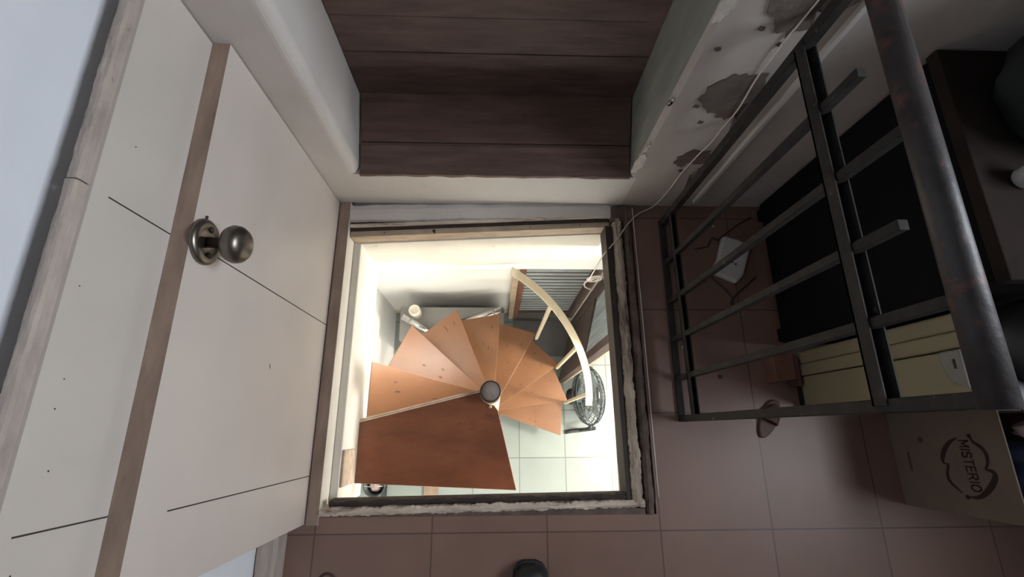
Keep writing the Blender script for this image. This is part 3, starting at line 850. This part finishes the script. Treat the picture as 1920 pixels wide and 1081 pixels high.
# dark steel edge on the second tread
def polar(r_, a): return (PX + r_ * math.cos(math.radians(a)), PY + r_ * math.sin(math.radians(a)))
p, q = polar(.531, 163.8), polar(.538, 196.8)
MB().bar((*p, -.496), (*q, -.496), .004, .034).build('steel_edge', M['light_plastic'], st)
# handrail: a flat helical bar on three balusters
pts = []
for i in range(30):
    a = -1 + (81 + 1) * i / 29
    zz = -1.06 + (a - .4) * .0088
    rr = .522 - .018 * math.sin(max(0, min(1, (a) / 85)) * PI)
    pts.append((*polar(rr, a), zz))
rail = MB()
vs = []; fs = []
for i, p in enumerate(pts):
    c = Vector((PX, PY, 0)); rad = (Vector((p[0], p[1], 0)) - c).normalized()
    for s_, h in ((-.019, -.006), (.019, -.006), (.019, .006), (-.019, .006)):
        vs.append(Vector(p) + rad * s_ + Vector((0, 0, h)))
for i in range(len(pts) - 1):
    for k in range(4):
        l = (k + 1) % 4
        fs.append((i * 4 + k, i * 4 + l, i * 4 + 4 + l, i * 4 + 4 + k))
fs += [(0, 1, 2, 3), tuple(range(len(vs) - 4, len(vs)))]
rail.add(vs, fs).build('handrail', M['cream_metal'], st, bevel=.003)
for a, k in ((57.2, 6), (32.0, 7), (5.5, 8)):
    zt = -.25 - RISE * (k - 1)
    zz = -1.06 + (a - .4) * .0088 - .007
    x, y = polar(.508, a)
    MB().bar((x, y, zt - .03), (x, y, zz), .018, .018, up=(0, 1, 0)).build('baluster', M['cream_metal'], st, bevel=.002)

# floor fan
FZ = Vector((.705, .245, -2.085))
fn = thing('floor_fan', (.68, .245, LOW), 'black round floor fan tilted upward on the pale tiles', 'fan')
ax = Vector((.80, 0, .60)).normalized(); uY = Vector((0, 1, 0)); uT = ax.cross(uY).normalized()
def fp(r_, a, h): return FZ + ax * h + (uY * math.cos(a) + uT * math.sin(a)) * r_
for nm, sgn in (('front_grille', 1), ('rear_grille', -1)):
    mb = MB()
    for r_, h in ((.215, 0), (.205, .03), (.18, .05), (.15, .062), (.12, .068), (.09, .071), (.06, .073)):
        mb.tube([fp(r_, 2 * PI * k / 40, sgn * h) for k in range(40)], .003 if r_ < .21 else .008, 6, closed=True)
    for k in range(44):
        a = 2 * PI * k / 44
        mb.tube([fp(.212, a, sgn * .01), fp(.2, a + .04, sgn * .036), fp(.17, a + .1, sgn * .055), fp(.11, a + .2, sgn * .070), fp(.05, a + .3, sgn * .074)], .0016, 4, caps=False)
    mb.build(nm, M['fan_grey'], fn)
for k in range(5):
    vs = []; fs = []
    a = 2 * PI * k / 5
    for i in range(7):
        f = i / 6
        r_ = .035 + .155 * f
        w = .30 + .33 * math.sin(PI * min(1, f * .8 + .15))
        for j in range(6):
            g = j / 5 - .5
            vs.append(fp(r_, a + g * 2 * w + .25 * f, .022 * -g * 2 + .003))
            vs.append(fp(r_, a + g * 2 * w + .25 * f, .022 * -g * 2 - .001))
    for i in range(6):
        for j in range(5):
            b0 = (i * 6 + j) * 2; b1 = b0 + 2; c0 = b0 + 12; c1 = c0 + 2
            fs.append((b0, b1, c1, c0)); fs.append((b0 + 1, c0 + 1, c1 + 1, b1 + 1))
    MB().add(vs, fs, 0, True).build('blade', M['fan_blade'], fn)
MB().lathe([(.055, -.17), (.062, -.16), (.062, -.08), (.05, -.075)], FZ, ax, 24).build('motor', M['black'], fn)
MB().lathe([(.040, -.02), (.04, .02), (.02, .03)], FZ, ax, 20).build('hub', M['black'], fn)
bd = MB().add([fp(.0, 0, .075) + uY * (.055 * math.copysign(abs(math.cos(t)) ** .5, math.cos(t))) + uT * (.028 * math.copysign(abs(math.sin(t)) ** .5, math.sin(t))) + ax * h for h in (0, .008) for t in [2 * PI * k / 24 for k in range(24)]],
        [tuple(range(24))[::-1], tuple(range(24, 48))] + [(k, (k + 1) % 24, (k + 1) % 24 + 24, k + 24) for k in range(24)]).build('badge', M['black'], fn)
c = fp(0, 0, .0835)
MB().bar(c - uY * .022, c + uY * .022, .007, .001, up=ax).build('badge_mark', M['cord'], bd)
for sg in (-1, 1):
    yy = FZ.y + sg * .235
    MB().tube([(FZ.x, FZ.y + sg * .21, FZ.z), (FZ.x, yy, FZ.z), (FZ.x - .01, yy + sg * .008, FZ.z - .10), (FZ.x - .03, yy + sg * .015, LOW + .024)], [.016, .018, .014, .014], 10).build('arm', M['black'], fn)
    yf_ = yy + sg * .02
    MB().tube([(.545, yf_ + .01 * sg, LOW + .016), (.60, yf_, LOW + .018), (.70, yf_ - sg * .008, LOW + .018), (.79, yf_ - sg * .02, LOW + .016)], .015, 10).build('foot', M['black'], fn)
MB().tube([fp(.0, 0, -.12), Vector((.60, .245, -2.24)), Vector((.50, .25, LOW + .012)), Vector((.42, .33, LOW + .006)), Vector((.36, .5, LOW + .006))], .004, 6).build('flex', M['black'], fn)

# things against the lower far wall, behind the treads
gb = MB()
gb.box(-.683, .055, .60, .842, LOW, LOW + .62)
gb = gb.build('storage_box', M['grey_box'], bevel=.006)
tag(gb, 'long grey box against the lower far wall behind the treads', 'box')
TZ = LOW + .621
cp = MB().lathe([(.034, 0), (.040, .004), (.040, .095), (.036, .102), (.027, .102), (.025, .085), (.001, .084)], (-.568, .795, TZ), (0, 0, 1), 28).build('cream_pot', M['cup'])
tag(cp, 'round cream pot on the grey box below the stair', 'pot')
def chrome(p, q, lab):
    p, q = Vector(p), Vector(q)
    e = thing('chrome_tube', ((p + q) / 2).to_tuple(), lab, 'tube', 'chrome tubes on the grey box')
    d = (q - p).normalized()
    L = (q - p).length
    t = MB().lathe([(.0205, 0), (.0225, .001), (.0225, L), (.020, L)], p, d, 20).build('barrel', M['chrome'], e)
    MB().lathe([(.0195, -.0012), (.0195, .004)], p, d, 18).build('open_end', M['screw'], e)
    MB().lathe([(.0233, .055), (.0233, .068)], p, d, 20).build('ring', M['light_plastic'], e)
chrome((-.650, .752, TZ + .088), (-.40, .620, TZ + .020), 'chrome tube with open end beside the cream pot')
chrome((.042, .802, TZ + .088), (-.26, .72, TZ + .022), 'chrome tube with open end near the brown door frame')

# pieces on the lower floor, seen past the near hatch edge
bu = thing('grey_bucket', (-.905, -.40, LOW), 'dark grey bucket on the lower floor under the landing tread', 'bucket')
MB().lathe([(.055, 0), (.075, .16), (.079, .162), (.079, .170), (.071, .170), (.053, .006), (.001, .005)], (-.885, -.385, LOW + .001), (0, 0, 1), 28).build('pail', M['fan_grey'], bu)
MB().tube([(-.885 + .079 * math.cos(a), -.385, LOW + .165 + .06 * math.sin(a)) for a in [PI * k / 12 for k in range(13)]], .0022, 6).build('handle', M['chrome'], bu)
tag(crumple(-.885, -.385, LOW + .115, .045, .045, .03, 5).build('cleaning_rag', M['pink']), 'pale pink rag in the dark grey bucket', 'rag')
struct(MB().box(-.868, -.825, -.9, -.05, LOW + .0005, LOW + .01).build('trim_1', M['fan_grey']), 'dark strip let into the lower floor', 'strip')
tag(MB().box(-.545, -.437, -.9, -.12, LOW + .001, LOW + .022).build('wooden_plank', M['plank_brown'], bevel=.003), 'narrow brown plank lying on the lower floor tiles', 'plank')

# ------------------------------------------------------------------ light
def area(name, loc, target, sx, sy, power, col, spread=180):
    l = bpy.data.lights.new(name, 'AREA'); l.shape = 'RECTANGLE'; l.size = sx; l.size_y = sy
    l.energy = power; l.color = col; l.spread = math.radians(spread)
    o = bpy.data.objects.new(name, l); COL.objects.link(o); o.location = loc
    o.rotation_euler = (Vector(target) - Vector(loc)).to_track_quat('-Z', 'Y').to_euler()
    return o
def bulb(name, loc, r_, power, col):
    l = bpy.data.lights.new(name, 'POINT'); l.shadow_soft_size = r_; l.energy = power; l.color = col
    o = bpy.data.objects.new(name, l); COL.objects.link(o); o.location = loc
    return o
area('window_daylight', (XR + .10, (WY0 + WY1) / 2, (WZ0 + WZ1) / 2), (XL, (WY0 + WY1) / 2 + .05, .55), 1.2, .86, 19, (.86, .92, 1.0), 100)
bulb('lower_ceiling_lamp', (1.65, -.05, -.375), .11, 185, (1.0, .94, .85))
area('lower_strip_lamp', (-.66, .38, -.215), (-.80, .38, -1.0), .10, .9, 11, (1.0, .96, .88))
area('lower_near_fill', (.3, LYN + .05, -1.1), (.2, .9, -1.9), 1.2, .9, 25, (.92, 1.0, .98))  # added fill to brighten the lower far wall, no window here
w = bpy.data.worlds.new('world'); sc.world = w; w.use_nodes = True
w.node_tree.nodes['Background'].inputs[0].default_value = (.75, .85, 1, 1)
w.node_tree.nodes['Background'].inputs[1].default_value = .3

# ------------------------------------------------------------------ camera
F = 880.0; H = 1.535
dn = Vector((930 - 960, 805 - 540, F)).normalized()           # straight down, in camera axes (right, down, forward)
fv = Vector((945 - 960, -2200 - 540, F)); fv -= dn * fv.dot(dn); fv.normalize()
rv = dn.cross(fv)
if rv.x < 0: rv = -rv
right = Vector((rv.x, fv.x, -dn.x)); down = Vector((rv.y, fv.y, -dn.y)); fwd = Vector((rv.z, fv.z, -dn.z))
cam = bpy.data.cameras.new('camera'); co = bpy.data.objects.new('camera', cam); COL.objects.link(co)
cam.sensor_fit = 'HORIZONTAL'; cam.sensor_width = 36; cam.lens = 36 * F / 1920; cam.clip_start = .02
up = -down; back = -fwd
co.matrix_world = Matrix(((right.x, up.x, back.x, 0), (right.y, up.y, back.y, 0), (right.z, up.z, back.z, H), (0, 0, 0, 1)))
sc.camera = co
sc.view_settings.view_transform = 'Standard'; sc.view_settings.look = 'None'
sc.view_settings.gamma = 1; sc.view_settings.use_curve_mapping = False
sc.view_settings.exposure = 0.0
